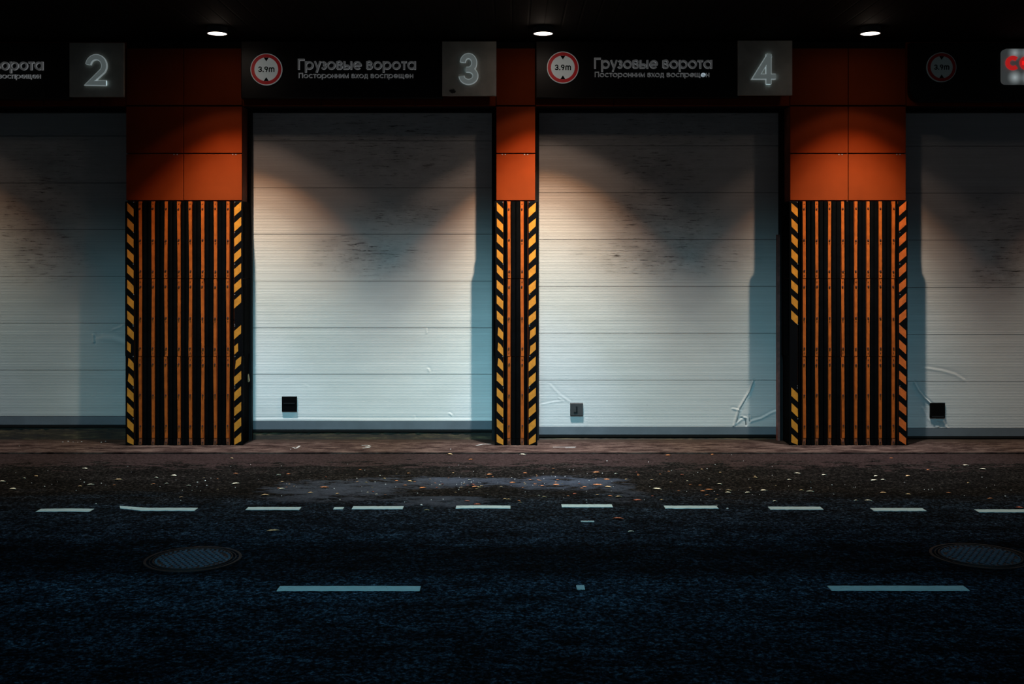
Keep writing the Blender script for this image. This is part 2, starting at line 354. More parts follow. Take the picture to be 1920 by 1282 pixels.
# ------------------------------------------------------------------ bumper guards
def guard(a, c, strips, ltape, rtape, label):
    Y0 = -.025
    X = lambda px: WX(px, Y0)
    Z = lambda py: WZ(py, Y0)
    P = empty('bumper_guard', (X((a+c)/2), Y0, 0), label=label, cat='bumper', group='striped bumper guards on the pillars')
    tiers = [(377.5, 522), (523, 668), (669, 821.5), (822.5, 834)]
    edges = [a+16]+[v for s_ in strips for v in (s_-3.2, s_+3.2)]+[c-16]
    bolts_at = [[391, 450, 508], [537, 596, 653], [683, 740, 798], [828.5]]
    bm = MB(); bm.cyl((0, -.006, 0), .0105, .010, 'Y', 10, r2=.0125); bme = None
    for ti, (ya, yc) in enumerate(tiers):
        z1, z0 = Z(ya), max(Z(yc), 0.004)
        sh = random.uniform(-.6, .6)
        # black rubber fender lengths between the strips
        for q in range(0, len(edges), 2):
            xa, xb = X(edges[q]+.3), X(edges[q+1]-.3); wd = xb-xa; n = max(2, round(wd/.055)); prof = [(xb, .0), (xa, .0)]
            for i in range(n):
                u0 = xa+wd*i/n; w1 = wd/n
                prof += [(u0+.003, -0.0083), (u0+.004, -0.0209), (u0+.011, -0.0286), (u0+w1*.5, -0.0319), (u0+w1-.011, -0.0286), (u0+w1-.004, -0.0209), (u0+w1-.003, -0.0083)]
            b = MB(); b.prism(prof, z0, z1); b.build('rubber_fender', M_rubber, P)
        # orange fixing strips with bolts
        for si, s_ in enumerate(strips):
            lean = random.uniform(-.8, .8)/147; j = random.uniform(-.3, .3); xc = X(s_+j)
            hw = .0185; b = MB()
            zz0 = z0+(.003 if ti < 3 else .0)
            v = [(xc-hw-lean, -.024, zz0), (xc+hw-lean, -.024, zz0), (xc+hw+lean, -.024, z1), (xc-hw+lean, -.024, z1)]
            v += [(x, .0, z) for x, y, z in v]
            b.add(v, [(0, 1, 2, 3), (0, 4, 5, 1), (1, 5, 6, 2), (2, 6, 7, 3), (3, 7, 4, 0), (7, 6, 5, 4)])
            so = b.build('fixing_strip', M_strip if ti < 3 else M_strip_low, P)
            for k_, py in enumerate(bolts_at[ti]):
                bz = Z(py+random.uniform(-.8, .8)); t = (bz-z0)/(z1-z0)*2-1
                if bme is None:
                    bme = bpy.data.meshes.new('bolt'); bme.from_pydata(bm.v, [], bm.f); bme.materials.append(M_bolt); bo = bpy.data.objects.new('bolt', bme); COL.objects.link(bo); bo.parent = so
                else:
                    bo = bpy.data.objects.new('bolt', bme); COL.objects.link(bo); bo.parent = so
                bo.location = Vector((xc+lean*t, -.024, bz))-Vector(so['_b'])
            # small extra rivets
            if ti < 3:
                for py in (bolts_at[ti][0]-9, bolts_at[ti][1]+6, bolts_at[ti][2]+8):
                    if random.random() < .75:
                        bo = bpy.data.objects.new('rivet', bme); COL.objects.link(bo); bo.parent = so; bo.scale = (.5, .7, .5)
                        bo.location = Vector((xc, -.024, Z(py)))-Vector(so['_b'])
        # side fenders on the reveals
        for side, px in ((-1, a), (1, c)):
            x = WX(px)
            out = .022 if ti < 2 else .006
            
            n = 6; prof = []
            for i in range(n):
                u = .03+i*.052
                prof += [(x+side*(out-.005), u), (x+side*out, u+.008), (x+side*out, u+.04), (x+side*(out-.005), u+.048)]
            prof += [(x-side*.001, .34), (x-side*.001, .03)]
            b = MB(); b.prism(prof if side < 0 else prof[::-1], z0, z1); b.build('side_fender', M_rubber, P)
    # corner angles with hazard tape
    for side, px, tape in ((-1, a, ltape), (1, c, rtape)):
        o0, o1 = (px-.5, px+15) if side < 0 else (px-15, px+1.5)
        xa, xb = X(o0), X(o1)
        xo = xa if side < 0 else xb
        b = MB(); b.box(xa, xb, -0.0341, .0, 0.003, Z(377.5), bev=.006)
        b.box(min(xo, xo-side*.012), max(xo, xo-side*.012), -.004, -.0005, .003, Z(377.5))
        ca = b.build('corner_angle', M_black, P)
        t = MB()
        ta, tb = (X(px+3), X(px+15)) if side < 0 else (X(px-14.5), X(px-1.5))
        for (y, kind) in tape:
            hh = 15.5; sl = 11.5
            up = (side > 0) if kind in ('n', 'r', 'h') else (side < 0)
            za, zb_ = Z(y), Z(y+hh)
            dl = (sl/147)
            fa = 1.0 if kind in 'nx' else .55
            tb2 = ta+(tb-ta)*fa if kind in 'h' else tb
            dl2 = dl*(fa if kind == 'h' else 1)
            y0_ = -0.0349
            if up: q = [(ta, Z(y+sl)), (ta, Z(y+sl+hh)), (tb2, Z(y+sl+hh)+dl2), (tb2, Z(y+sl)+dl2)]
            else: q = [(ta, Z(y)), (ta, Z(y+hh)), (tb2, Z(y+hh)-dl2), (tb2, Z(y)-dl2)]
            if kind == 'r': q = [(ta+(tb-ta)*.22, q[0][1]*.78+q[3][1]*.22), (ta+(tb-ta)*.1, q[1][1]*.9+q[2][1]*.1), q[2], (tb, q[3][1]-.008), (ta+(tb-ta)*.6, q[0][1]*.45+q[3][1]*.55)]
            q = [(x_+random.uniform(-.002, .002), z_+random.uniform(-.003, .003)) for x_, z_ in q]
            q = [(x_, max(.006, z_)) for x_, z_ in q]
            t.plate(q, y0_, -0.0333)
        t.build('hazard_tape', M_ored if (a > 1400 and side > 0) else M_yellow, ca)
        sc = MB()
        sx = X(px+14.6) if side < 0 else X(px-13.2)
        for y in (379, 436, 437+58, 552, 608, 611, 668, 723, 727, 785):
            if random.random() < .85: sc.cyl((sx+random.uniform(-.004, .004), -0.0369, Z(y)), .005, .006, 'Y', 8)
        sc.build('screw_row', M_screw, ca)
    return P
def seq(missing=(), half=(), rough=(), flip_from=99, y0=380):
    out = []
    for i in range(16):
        if i in missing: continue
        kind = 'h' if i in half else ('r' if i in rough else 'n')
        if i >= flip_from: kind = 'x'
        out.append((y0+i*28.85, kind))
    return out
g1 = guard(236, 454, [263, 287, 311, 335.3, 357, 379.7, 403.5, 427], seq(half=(9,), rough=(10, 11)), seq(missing=(7,), half=(9,), rough=(10,), y0=378),
      'wide bumper guard with eight orange strips, left of gate 3')
xs = WX(454)+.023; b = MB()
V = [(WZ(702, .22), .205), (WZ(701, .22), .235), (WZ(714, .22), .262), (WZ(716, .22), .215)]
b.add([(xs, y, z) for z, y in V]+[(xs+.006+.01*(q > 1), y, z) for q, (z, y) in enumerate(V)], [(0, 1, 2, 3), (7, 6, 5, 4), (0, 4, 5, 1), (1, 5, 6, 2), (2, 6, 7, 3), (3, 7, 4, 0)])
tag(b.build('torn_scrap', M_leaf[1], g1), 'pale torn scrap')
guard(928.5, 1006, [954.3, 979], seq(rough=(8, 9, 10)), seq(rough=(8, 9)), 'narrow bumper guard with two orange strips between gates 3 and 4')
guard(1480.5, 1700, [1508, 1531.7, 1555.7, 1580.4, 1605, 1628, 1651, 1675], seq(missing=(8, 9, 10, 11)), seq(rough=(), flip_from=8, y0=377),
      'wide bumper guard with eight orange strips right of gate 4')

# ------------------------------------------------------------------ sectional gates
DY = .43
def seg_d(px, pz, pts):
    best = 9
    for (ax, az), (bx, bz) in zip(pts[:-1], pts[1:]):
        dx, dz = bx-ax, bz-az; l = dx*dx+dz*dz; t = 0 if l == 0 else max(0, min(1, ((px-ax)*dx+(pz-az)*dz)/l))
        d = math.hypot(px-ax-t*dx, pz-az-t*dz)
        if d < abs(best): best = d if (dx*(pz-az)-dz*(px-ax)) >= 0 else -d
    return best
def gate(idx, xa, xb, seams, rail, bottom, creases, mat, label, box=None, pink=False, jl=.04, jr=.06):
    x0, x1 = WX(xa, DY)-.02, WX(xb, DY)+.02
    P = empty('door_%d' % idx, ((x0+x1)/2, DY, 0), label=label, cat='gate', kind='structure', group='white sectional overhead gates')
    zs = [WZ(y, DY) for y in seams]+[WZ(rail, DY)]
    ztop = HB-.002
    zs = [ztop]+zs
    for i in range(len(zs)-1):
        z1, z0 = zs[i]-.003, zs[i+1]+.003
        cr = [([(WX(p, DY), WZ(q, DY)) for p, q in pts], amp, wd) for pts, amp, wd in creases
              if any(z0-.04 < WZ(q, DY) < z1+.04 for p, q in pts)]
        nx, nz = (int((x1-x0)/.0105), 62) if cr else (2, 2)
        b = MB(); V = []; 
        for r_ in range(nz+1):
            z = z0+(z1-z0)*r_/nz
            for c_ in range(nx+1):
                x = x0+(x1-x0)*c_/nx; y = DY
                for pts, amp, wd in cr:
                    d = seg_d(x, z, pts)
                    if abs(d) < wd*4:
                        e = math.exp(-(d/wd)**2)
                        y -= amp*e-.55*amp*math.exp(-((d-wd*1.6)/wd)**2)
                V.append((x, y, z))
        Fc = [(r_*(nx+1)+c_, r_*(nx+1)+c_+1, (r_+1)*(nx+1)+c_+1, (r_+1)*(nx+1)+c_) for r_ in range(nz) for c_ in range(nx)]
        b.add(V, Fc)
        # folded lips at top and bottom, flat back
        b.box(x0, x1, DY+.006, DY+.04, z0+.001, z1-.001)
        for z, dz in ((z0, .002), (z1, -.002)):
            b.add([(x0, DY, z), (x1, DY, z), (x1, DY+.006, z+dz), (x0, DY+.006, z+dz)], [(0, 1, 2, 3)])
        o = b.build('door_section', mat, P, smooth=bool(cr))
    b = MB(); zr, zb = WZ(rail, DY)-.002, WZ(bottom, DY)
    b.add([(x0, DY-.004, zr), (x1, DY-.004, zr), (x1, DY+.004, zb), (x0, DY+.004, zb), (x0, DY+.04, zr), (x1, DY+.04, zr), (x1, DY+.04, zb), (x0, DY+.04, zb)],
          [(3, 2, 1, 0), (0, 1, 5, 4), (2, 3, 7, 6), (0, 4, 7, 3), (1, 2, 6, 5), (4, 5, 6, 7)])
    b.build('bottom_rail', M_rail, P)
    b = MB(); zs_ = max(.012, zb-.03); n = 40
    b.box(x0, x1, DY+.006, DY+.035, zs_, zb); b.build('rubber_seal', M_seal, P)
    # guides at both sides and head frame
    for x, w_, m_ in ((WX(xa, 0), jl, M_frame), (WX(xb, 0), -jr, M_frame)):
        xx = x*1.0
        b = MB(); b.box(min(xx, xx+w_), max(xx, xx+w_), DY-.07, DY-.012, 0.0, HB-.001); b.box(min(xx, xx+w_*.6), max(xx, xx+w_*.6), DY-.09, DY-.07, 0.0, HB-.001)
        b.build('guide_rail', m_, P)
    if pink:
        x = WX(xb, 0)
        b = MB(); b.box(x-jr-.028, x-jr+.002, DY-.10, DY-.012, 0.0, WZ(440, DY)); tag(b.build('guide_cover', M_jambpink, P), 'rusty pink strip')
    b = MB(); b.box(x0, x1, DY-.08, DY-.004, WZ(212, DY), HB-.001); b.build('head_frame', M_frame, P)
    if box:
        px, py, hs, style = box
        cx, cz, h = WX(px, DY), WZ(py, DY), hs/142.6
        b = MB(); b.box(cx-h, cx+h, DY-.028, DY+.002, cz-h, cz+h, bev=.006)
        hb = b.build('pull_handle', M_black if style else grimy('grey_plate', (.035, .036, .038), .6), P)
        b = MB()
        if style == 1: b.box(cx-h*.75, cx+h*.75, DY-.036, DY-.026, cz+h*.05, cz+h*.16)
        elif style == 2: b.box(cx-h*.8, cx+h*.8, DY-.036, DY-.026, cz-h*.88, cz-h*.74)
        else: b.box(cx-h*.12, cx+h*.12, DY-.036, DY-.026, cz-h*.35, cz+h*.5); b.box(cx-h*.45, cx+h*.1, DY-.034, DY-.026, cz-h*.5, cz-h*.36)
        b.build('grip_bar', M_frame, hb)
    return P
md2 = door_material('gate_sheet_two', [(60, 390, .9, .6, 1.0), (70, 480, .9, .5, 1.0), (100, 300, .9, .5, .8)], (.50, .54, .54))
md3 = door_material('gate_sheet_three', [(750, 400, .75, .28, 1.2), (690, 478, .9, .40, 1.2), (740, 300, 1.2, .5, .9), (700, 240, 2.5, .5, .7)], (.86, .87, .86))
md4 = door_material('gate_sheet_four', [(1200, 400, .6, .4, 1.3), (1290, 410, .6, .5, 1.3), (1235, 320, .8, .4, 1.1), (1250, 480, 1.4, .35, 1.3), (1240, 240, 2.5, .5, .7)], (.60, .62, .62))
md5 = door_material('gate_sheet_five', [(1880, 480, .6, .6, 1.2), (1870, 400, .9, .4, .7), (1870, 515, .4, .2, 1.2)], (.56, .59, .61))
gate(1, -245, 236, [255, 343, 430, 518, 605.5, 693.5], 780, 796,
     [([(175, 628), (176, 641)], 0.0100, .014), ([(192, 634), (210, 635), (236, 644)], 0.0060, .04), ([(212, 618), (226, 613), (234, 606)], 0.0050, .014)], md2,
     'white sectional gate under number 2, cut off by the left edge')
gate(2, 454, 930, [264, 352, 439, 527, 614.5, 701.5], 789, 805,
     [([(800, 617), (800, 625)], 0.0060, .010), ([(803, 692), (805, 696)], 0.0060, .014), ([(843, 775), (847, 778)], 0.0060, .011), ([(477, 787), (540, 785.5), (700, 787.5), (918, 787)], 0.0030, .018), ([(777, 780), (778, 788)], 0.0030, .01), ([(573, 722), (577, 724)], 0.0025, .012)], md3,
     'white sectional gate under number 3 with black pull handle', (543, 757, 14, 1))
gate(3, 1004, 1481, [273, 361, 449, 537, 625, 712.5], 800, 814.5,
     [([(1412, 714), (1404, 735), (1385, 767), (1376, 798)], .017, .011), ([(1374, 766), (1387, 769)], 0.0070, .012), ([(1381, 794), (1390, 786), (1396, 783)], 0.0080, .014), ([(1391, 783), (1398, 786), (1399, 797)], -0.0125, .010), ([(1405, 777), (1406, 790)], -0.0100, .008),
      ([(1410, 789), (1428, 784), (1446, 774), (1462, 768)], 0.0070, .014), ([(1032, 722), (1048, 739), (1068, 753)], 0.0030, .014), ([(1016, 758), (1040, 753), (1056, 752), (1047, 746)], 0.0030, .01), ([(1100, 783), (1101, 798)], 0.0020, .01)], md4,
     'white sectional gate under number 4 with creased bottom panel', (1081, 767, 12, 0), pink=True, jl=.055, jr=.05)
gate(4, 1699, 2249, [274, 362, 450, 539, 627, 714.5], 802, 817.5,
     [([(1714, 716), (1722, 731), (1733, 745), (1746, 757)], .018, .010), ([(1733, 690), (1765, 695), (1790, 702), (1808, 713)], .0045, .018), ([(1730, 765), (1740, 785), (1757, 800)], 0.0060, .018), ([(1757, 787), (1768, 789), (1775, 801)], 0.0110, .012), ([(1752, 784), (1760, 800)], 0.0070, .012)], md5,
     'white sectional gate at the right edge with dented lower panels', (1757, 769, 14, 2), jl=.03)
# rotten timber sill under gate 3 and gate 2
for xa, xb, top, lab in ((-245, 236, 800, 'dark timber sill under gate 2'), (454, 930, 810, 'mossy timber sill under gate 3'), (1004, 1481, 820, 'low timber sill under gate 4')):
    x0, x1 = WX(xa)+.03, WX(xb)-.03; z1 = max(.02, WZ(top, .47)); b = MB(); n = 60; V = []
    for i in range(n+1):
        x = x0+(x1-x0)*i/n; q = random.uniform(-.006, .006)
        V += [(x, .40+q, 0.0), (x, .415+q, z1*.8), (x, .43, z1+q*.4-.004), (x, .60, z1-.004), (x, .60, 0.0)]
    Fc = [(i*5+j, (i+1)*5+j, (i+1)*5+(j+1) % 5, i*5+(j+1) % 5) for i in range(n) for j in range(5)]+[(0, 1, 2, 3, 4), tuple(n*5+j for j in (4, 3, 2, 1, 0))]
    for i in range(len(V)): pass
    b.add([(x, y+.03, z) for x, y, z in V], Fc)
    tag(b.build('timber_sill', M_wood), lab, 'sill', 'timber sills under the gates')

# ------------------------------------------------------------------ lettering: constant-width strokes
def arc(cx, cy, rx, ry, a0, a1, n=14):
    return [(cx+rx*math.cos(math.radians(a0+(a1-a0)*i/n)), cy+ry*math.sin(math.radians(a0+(a1-a0)*i/n))) for i in range(n+1)]
XH = .78
def glyph(ch, w):
    """strokes (points, closed) in a frame with cap height 1, plus the advance; w = stroke width"""
    h = w/2; R = (XH-w)/2; c = R+h; full = 2*c; gap = w*.55
    o = [(arc(c, c, R, R, 0, 360, 32)[:-1], True)]
    def L(*p): return (list(p), False)
    if ch == 'о': return o, full+gap*.7
    if ch == 'а': return o+[L((full-h, 0), (full-h, XH))], full+gap
    if ch == 'р': return o+[L((h, -.27), (h, XH))], full+gap*.7
    if ch == 'б': return o, full
    if ch == 'с': return [(arc(c, c, R, R, 48, 312, 24), False)], full*.93+gap*.4
    if ch == 'е': return [(arc(c, c, R, R, 0, 318, 26), False), L((h, c), (full-h*.3, c))], full+gap*.7
    if ch == 'Г': return [L((h, 0), (h, 1-h), (.60, 1-h))], .62+gap*.2
    if ch == 'П': return [L((h, 0), (h, 1-h), (.72-h, 1-h), (.72-h, 0))], .72+gap
    if ch == 'п': return [L((h, 0), (h, XH-h), (.56-h+.02, XH-h), (.56-h+.02, 0))], .58+gap
    if ch == 'т': return [L((0, XH-h), (.50, XH-h)), L((.25, 0), (.25, XH-h))], .50+gap*.5
    if ch == 'н': return [L((h, 0), (h, XH)), L((.58-h, 0), (.58-h, XH)), L((h, c), (.58-h, c))], .58+gap
    if ch == 'и': return [L((h, 0), (h, XH)), L((.60-h, 0), (.60-h, XH)), L((h, h*.6), (.60-h, XH-h*.6))], .60+gap
    if ch == 'м': return [L((h, 0), (h, XH-h*.6), (.36, .12), (.72-h, XH-h*.6), (.72-h, 0))], .72+gap
    if ch == 'х': return [L((h*.6, 0), (.56-h*.6, XH)), L((h*.6, XH), (.56-h*.6, 0))], .56+gap*.4
    if ch == 'у': return [L((h*.6, XH), (.30, .10)), L((.56, XH), (.20, -.27))], .58+gap*.3
    if ch == 'д': return [L((.16, h), (.20, XH-h), (.52, XH-h), (.52, h)), L((h, -.17), (h, h), (.64-h, h), (.64-h, -.17))], .64+gap
    if ch == 'щ': return [L((h, XH), (h, h), (.80-h, h), (.80-h, XH)), L((.40, XH), (.40, h)), L((.80-h*2, h), (.86, h), (.86, -.17))], .90+gap
    if ch == 'ы': return [(([(h, XH), (h, h)]+arc(.36, .235, .235-h, .235-h, -90, 90, 12)+[(h, .47-h)]), False), L((.78-h, 0), (.78-h, XH))], .78+gap
    if ch == 'в':
        r1, r2 = (XH/2+h*.25-h)/2, (XH/2-h*.25)/2
        return [([(h, h), ]+arc(.34, h+r1, r1, r1, -90, 90, 12)+arc(.30, h+2*r1+r2-.0, r2*.9, r2-h*.35, -90, 90, 12)+[(h, XH-h), (h, h)], False)], .34+r1+h+gap*.7
    if ch == '3':
        r1, r2 = (.57-w)/2, (.43+w-w)/2-h*.0
        r2 = (1-h-(h+2*r1))/2; rx1, rx2 = .235, .195; cx = rx1+h
        return [(arc(cx, h+r1, rx1, r1, -178, 90, 26), False), (arc(cx, 1-h-r2, rx2, r2, -90, 176, 24), False), L((cx-h*.8, h+2*r1), (cx+.01, h+2*r1))], cx+rx1+h+gap*.5
    if ch in 'з':
        T = XH if ch == 'з' else 1.0; r1 = (T*.53-h)/2; r2 = (T-h-(h+2*r1))/2; cx = max(r1, r2)+h
        return [(arc(cx, h+r1, r1, r1, -160, 90, 22), False), (arc(cx, T-h-r2, r2, r2, -90, 150, 20), False), L((cx-r1*.35, h+2*r1), (cx+.01, h+2*r1))], cx+r1+h+gap*.5
    if ch == '2':
        r = .27; return [(arc(.32, 1-h-r, r, r, 172, -38, 22)+[(h*1.15, h), (.66, h)], False)], .68
    if ch == '4': return [L((.50, 0), (.50, 1-h*.6)), L((.50+h*.4, 1-h*.9), (h*.9, .24), (.74, .24))], .76
    if ch == '9': return [(arc(.31, .69, .31-h, .31-h, 0, 360, 26)[:-1], True), L((.62-h*1.1, .60), (.30, 0))], .62+gap
    if ch == '.': return [L((.02, h), (.02+w, h))], w+gap
    if ch == 'm': return [L((h, 0), (h, XH)), (arc(.27, XH-.19-h*.3, .19, .19, 160, 0, 10)+[(.46, 0)], False), (arc(.65, XH-.19-h*.3, .19, .19, 160, 0, 10)+[(.84, 0)], False)], .84+h+gap
    return [], .34
def place_text(text, x0, x1, zb, cap, w, yf, yb, mats, parent, part='letter', labels=None):
    adv = 0; items = []
    for ch in text:
        st, a = glyph(ch, w); items.append((adv, st, ch)); adv += a
    sx = (x1-x0)/(adv*cap)
    for i, (ox, st, ch) in enumerate(items):
        if not st: continue
        b = MB()
        for q, (pts, cl) in enumerate(st):
            P = [(x0+(ox+px)*cap*sx, zb+pz*cap) for px, pz in pts]
            b.ribbon(P, w*cap, yf-.0002*q, yb, cl, 0, 1)
        mm = list(mats)
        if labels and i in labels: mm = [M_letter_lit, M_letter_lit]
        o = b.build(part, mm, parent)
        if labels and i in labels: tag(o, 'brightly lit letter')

SY = -.11          # front of the sign boards
def sign(idx, bx0, bx1, by0, by1, disc, text_x, plate, num, label, yshift=0, lit=None, ce=False):
    X = lambda p: WX(p, SY); Z = lambda p: WZ(p, SY)
    P = empty('sign_board', (X((bx0+bx1)/2), SY, Z(by1)), label=label, cat='sign', group='signs over the gates')
    top = min(Z(by0), CEIL-.004)
    b = MB()
    if ce:
        r = .13; x0, x1, z0, z1 = X(bx0), X(bx1), Z(by1), top
        b.plate([(x0, z1)]+[(x0+r-r*math.cos(math.radians(t)), z0+r-r*math.sin(math.radians(t))) for t in range(0, 91, 15)]+[(x1, z0), (x1, z1)], SY, -.001)
    else: b.box(X(bx0), X(bx1), SY, -.001, Z(by1), top, bev=.006)
    b.build('board', M_sign, P)
    if disc:
        dx, dy, r = disc; cx, cz, R = X(dx), Z(dy), r/149.5
        b = MB(); b.cyl((cx, SY-.022, cz), R, .022, 'Y', 64); dk = b.build('height_limit_disc', M_white_off if ce else M_white, P)
        b = MB(); b.ring((cx, SY-.025, cz), R*.75, R*.955, .004, 'Y', 64); b.build('red_ring', M_red_off if ce else M_red, dk)
        b = MB()
        for s_ in (1, -1):
            b.plate([(cx-R*.16, cz+s_*R*.74), (cx, cz+s_*R*.50), (cx+R*.16, cz+s_*R*.74)][::s_], SY-.0245, SY-.021)
        b.build('arrow_mark', M_black, dk)
        place_text('3.9m', cx-R*.52, cx+R*.56, cz-R*.17, R*.35, .19, SY-.0245, SY-.021, [M_black, M_black], dk, 'printed_figure')
    if text_x:
        tx, ty = text_x
        place_text('Грузовые ворота', X(tx), X(tx+223), Z(ty+24), 20.5/149.5, .165, SY-.03, SY-.0, [M_letter, M_letter_rim], P)
        place_text('Посторонним вход воспрещен', X(tx+1), X(tx+217), Z(ty+39.5), 9.8/149.5, .155, SY-.02, SY-.0, [M_letter, M_letter_rim], P, labels=lit)
    if plate:
        p0, p1, q0, q1 = plate
        b = MB(); b.box(WX(p0, SY-.04), WX(p1, SY-.04), SY-.04, SY+.002, WZ(q1, SY-.04), min(WZ(q0, SY-.04), CEIL-.004), bev=.004)
        pl = b.build('number_plate', M_plate, P)
        yf = SY-.075; st, adv = glyph(num, .185); b = MB(); cap = 60/149.8
        cxp = (p0+p1)/2; wd = adv*cap*.93; zb = WZ(q0+(q1-q0)*.797, yf)
        for q, (pts, cl) in enumerate(st):
            PP = [(WX(cxp, yf)-wd/2+px*cap*.93, zb+pz*cap) for px, pz in pts]
            b.ribbon(PP, .185*cap, yf+.006-.0003*q, SY-.04, cl, 1, 1)
            b.ribbon(PP, .185*cap*.78, yf-.0003*q, SY-.04, cl, 0, 1)
        b.build('numeral', [M_numeral, M_rim], pl)
    return P
sign(1, -246, 130.5, 80, 186, (-198, 133, 29.5), (-139, 108), (130, 232, 80, 181.5), '2', 'black gate sign with grey number plate 2, cut off at the left')
sign(2, 452, 829.5, 77, 184, (500, 130.5, 30), (559, 107), (829, 930.5, 77.5, 179.5), '3', 'black gate sign with numeral three, stained plate, left of the centre lamp')
sign(3, 1005, 1385, 77, 183, (1055.2, 127, 30), (1114, 105), (1384, 1485.5, 76, 178.5), '4', 'black gate sign with numeral four and one brightly lit letter', lit=(24,))
sg = sign(4, 1707, 2200, 80, 190, (1764.3, 126.5, 28), None, None, '', 'black sign with rounded corner and part of a red lettered light box', ce=True)
M_box = newmat('light_box_face', (.5, .5, .5), .4, emit=(.62, .72, .74), es=1.0); k = N(M_box)
tot = None
for (px, py, a) in [(1899, 146.5, 1.0), (1899, 101, .75), (1923, 147, .9), (1921, 101, .6), (1946, 146, 1), (1946, 101, .8)]:
    bl = k.blob((WX(px, SY), SY-.06, WZ(py, SY)), (.11, .3, .11)); bl = k.math('MULTIPLY', k.math('POWER', bl, 1.6), a*.42)
    tot = bl if tot is None else k.math('ADD', tot, bl)
k.link(k.math('ADD', tot, .04), k.b.inputs['Emission Strength'])
r = .055; x0, x1, z0, z1 = WX(1876, SY), WX(2090, SY), WZ(159, SY), WZ(93, SY); o_ = []
for cx, cz, a0 in ((x0+r, z0+r, 180), (x1-r, z0+r, 270), (x1-r, z1-r, 0), (x0+r, z1-r, 90)): o_ += arc(cx, cz, r, r, a0, a0+90, 6)
b = MB(); b.plate(o_, SY-.06, SY+.001); lb = tag(b.build('light_box', M_box, sg), 'backlit white box with red letters')
for ch, xx in (('с', 1881), ('е', 1907.5)):
    b = MB(); cap = 36/149.5; st, adv = glyph(ch, .22)
    for pts, cl in st: b.ribbon([(WX(xx, SY)+px*cap, WZ(133, SY)+pz*cap*.95) for px, pz in pts], .22*cap, SY-.072, SY-.059, cl)
    b.build('red_letter', M_sectred, lb)

# ------------------------------------------------------------------ ceiling lights
for x, lab in zip(LAMP_X, ['out of view left', 'round lit ceiling light above the pillar left of gate 3', 'round lit ceiling light above the narrow pillar', 'round lit ceiling light above the pillar right of gate 4', 'out of view right']):
    if 'out of view' in lab: lab = 'round ceiling light beyond the %s edge of the picture' % lab[12:]
    P = empty('ceiling_light', (x, LAMP_Y, CEIL), label=lab, cat='ceiling light', group='round ceiling lights under the canopy')
    b = MB(); b.ring((x, LAMP_Y, LAMP_Z), .112, .122, CEIL-LAMP_Z, 'Z', 40); b.build('housing', M_lamprim, P)
    b = MB(); b.cyl((x, LAMP_Y, LAMP_Z+.004), .1125, .02, 'Z', 40); b.build('lens', M_lens, P)

# ------------------------------------------------------------------ road paint
def dash(px0, px1, py, tx, label, grp, skew0=True, hook=False, sag=0, name='road_dash'):
    n = 16; top = []; bot = []; x0, y0 = G(px0, py); x1, y1 = G(px1, py)
    for i in range(n+1):
        t = i/n; x = x0+(x1-x0)*t; y = y0-sag*math.sin(t*PI)+random.uniform(-.003, .003)
        top.append((x, y+tx/2)); bot.append((x, y-tx/2+random.uniform(-.004, .004)))
    if hook: top = [(x-.20*max(0, (.15-i/n)/.15), y+.08*max(0, (.15-i/n)/.15)) for i, (x, y) in enumerate(top)]; bot = [(x-.16*max(0, (.12-i/n)/.12), y+.10*max(0, (.12-i/n)/.12)) for i, (x, y) in enumerate(bot)]
    pts = bot+top[::-1]; z0, z1 = ROADZ-.002, ROADZ+.004
    m = len(pts); v = [(x, y, z0) for x, y in pts]+[(x, y, z1) for x, y in pts]; f = []
    for i in range(n): f += [(m+i, m+i+1, m+m-2-i, m+m-1-i)]
    f += [(i, (i+1) % m, (i+1) % m+m, i+m) for i in range(m)]
    b = MB(); b.add(v, f); cx = sum(p[0] for p in pts)/m; cy = sum(p[1] for p in pts)/m
    return tag(b.build(name, M_paint, loc=(cx, cy, ROADZ)), label, 'road marking', grp)
D1 = [(72, 172, 957, 'short white dash nearest the left edge of the far row'), (254, 368, 955, 'short white dash with smeared left end below the left pillar'), (463, 563, 953.5, 'short white dash below the left side of gate 3'),
      (661, 756, 952, 'short white dash below the middle of gate 3'), (855, 957, 951, 'short white dash below the right side of gate 3'), (1053, 1148, 948.5, 'short white dash right of the narrow striped guard, centre of the far row'),
      (1246, 1345, 951, 'short white dash followed by a white scrap, under the creased gate'), (1442, 1541, 953, 'short white dash below the left edge of the right pillar'), (1635, 1733, 955.5, 'short white dash below the right edge of the right pillar'),
      (1831, 1935, 958, 'short white dash cut off by the right edge')]
for i, (a, c, py, lab) in enumerate(D1): dash(a, c, py, .118, lab, 'short dashes of the far road line', hook=(i == 1), sag=(-.012 if i in (0, 4) else 0))
dash(522, 788, 1103.5, .112, 'long white dash on the near lane line, left one', 'long dashes of the near road line')
dash(1555, 1812, 1103, .112, 'long white dash on the near lane line, right one', 'long dashes of the near road line')
dash(626, 644, 953, .09, 'small white paint scrap between two far dashes under gate 3', None, name='paint_scrap')
dash(1081, 1096, 1101.5, .10, 'small white paint scrap on the near lane line', None, name='paint_scrap')
dash(1089, 1114, 977.5, .035, 'thin white paint scrap just below the far dashes', None, name='paint_scrap')
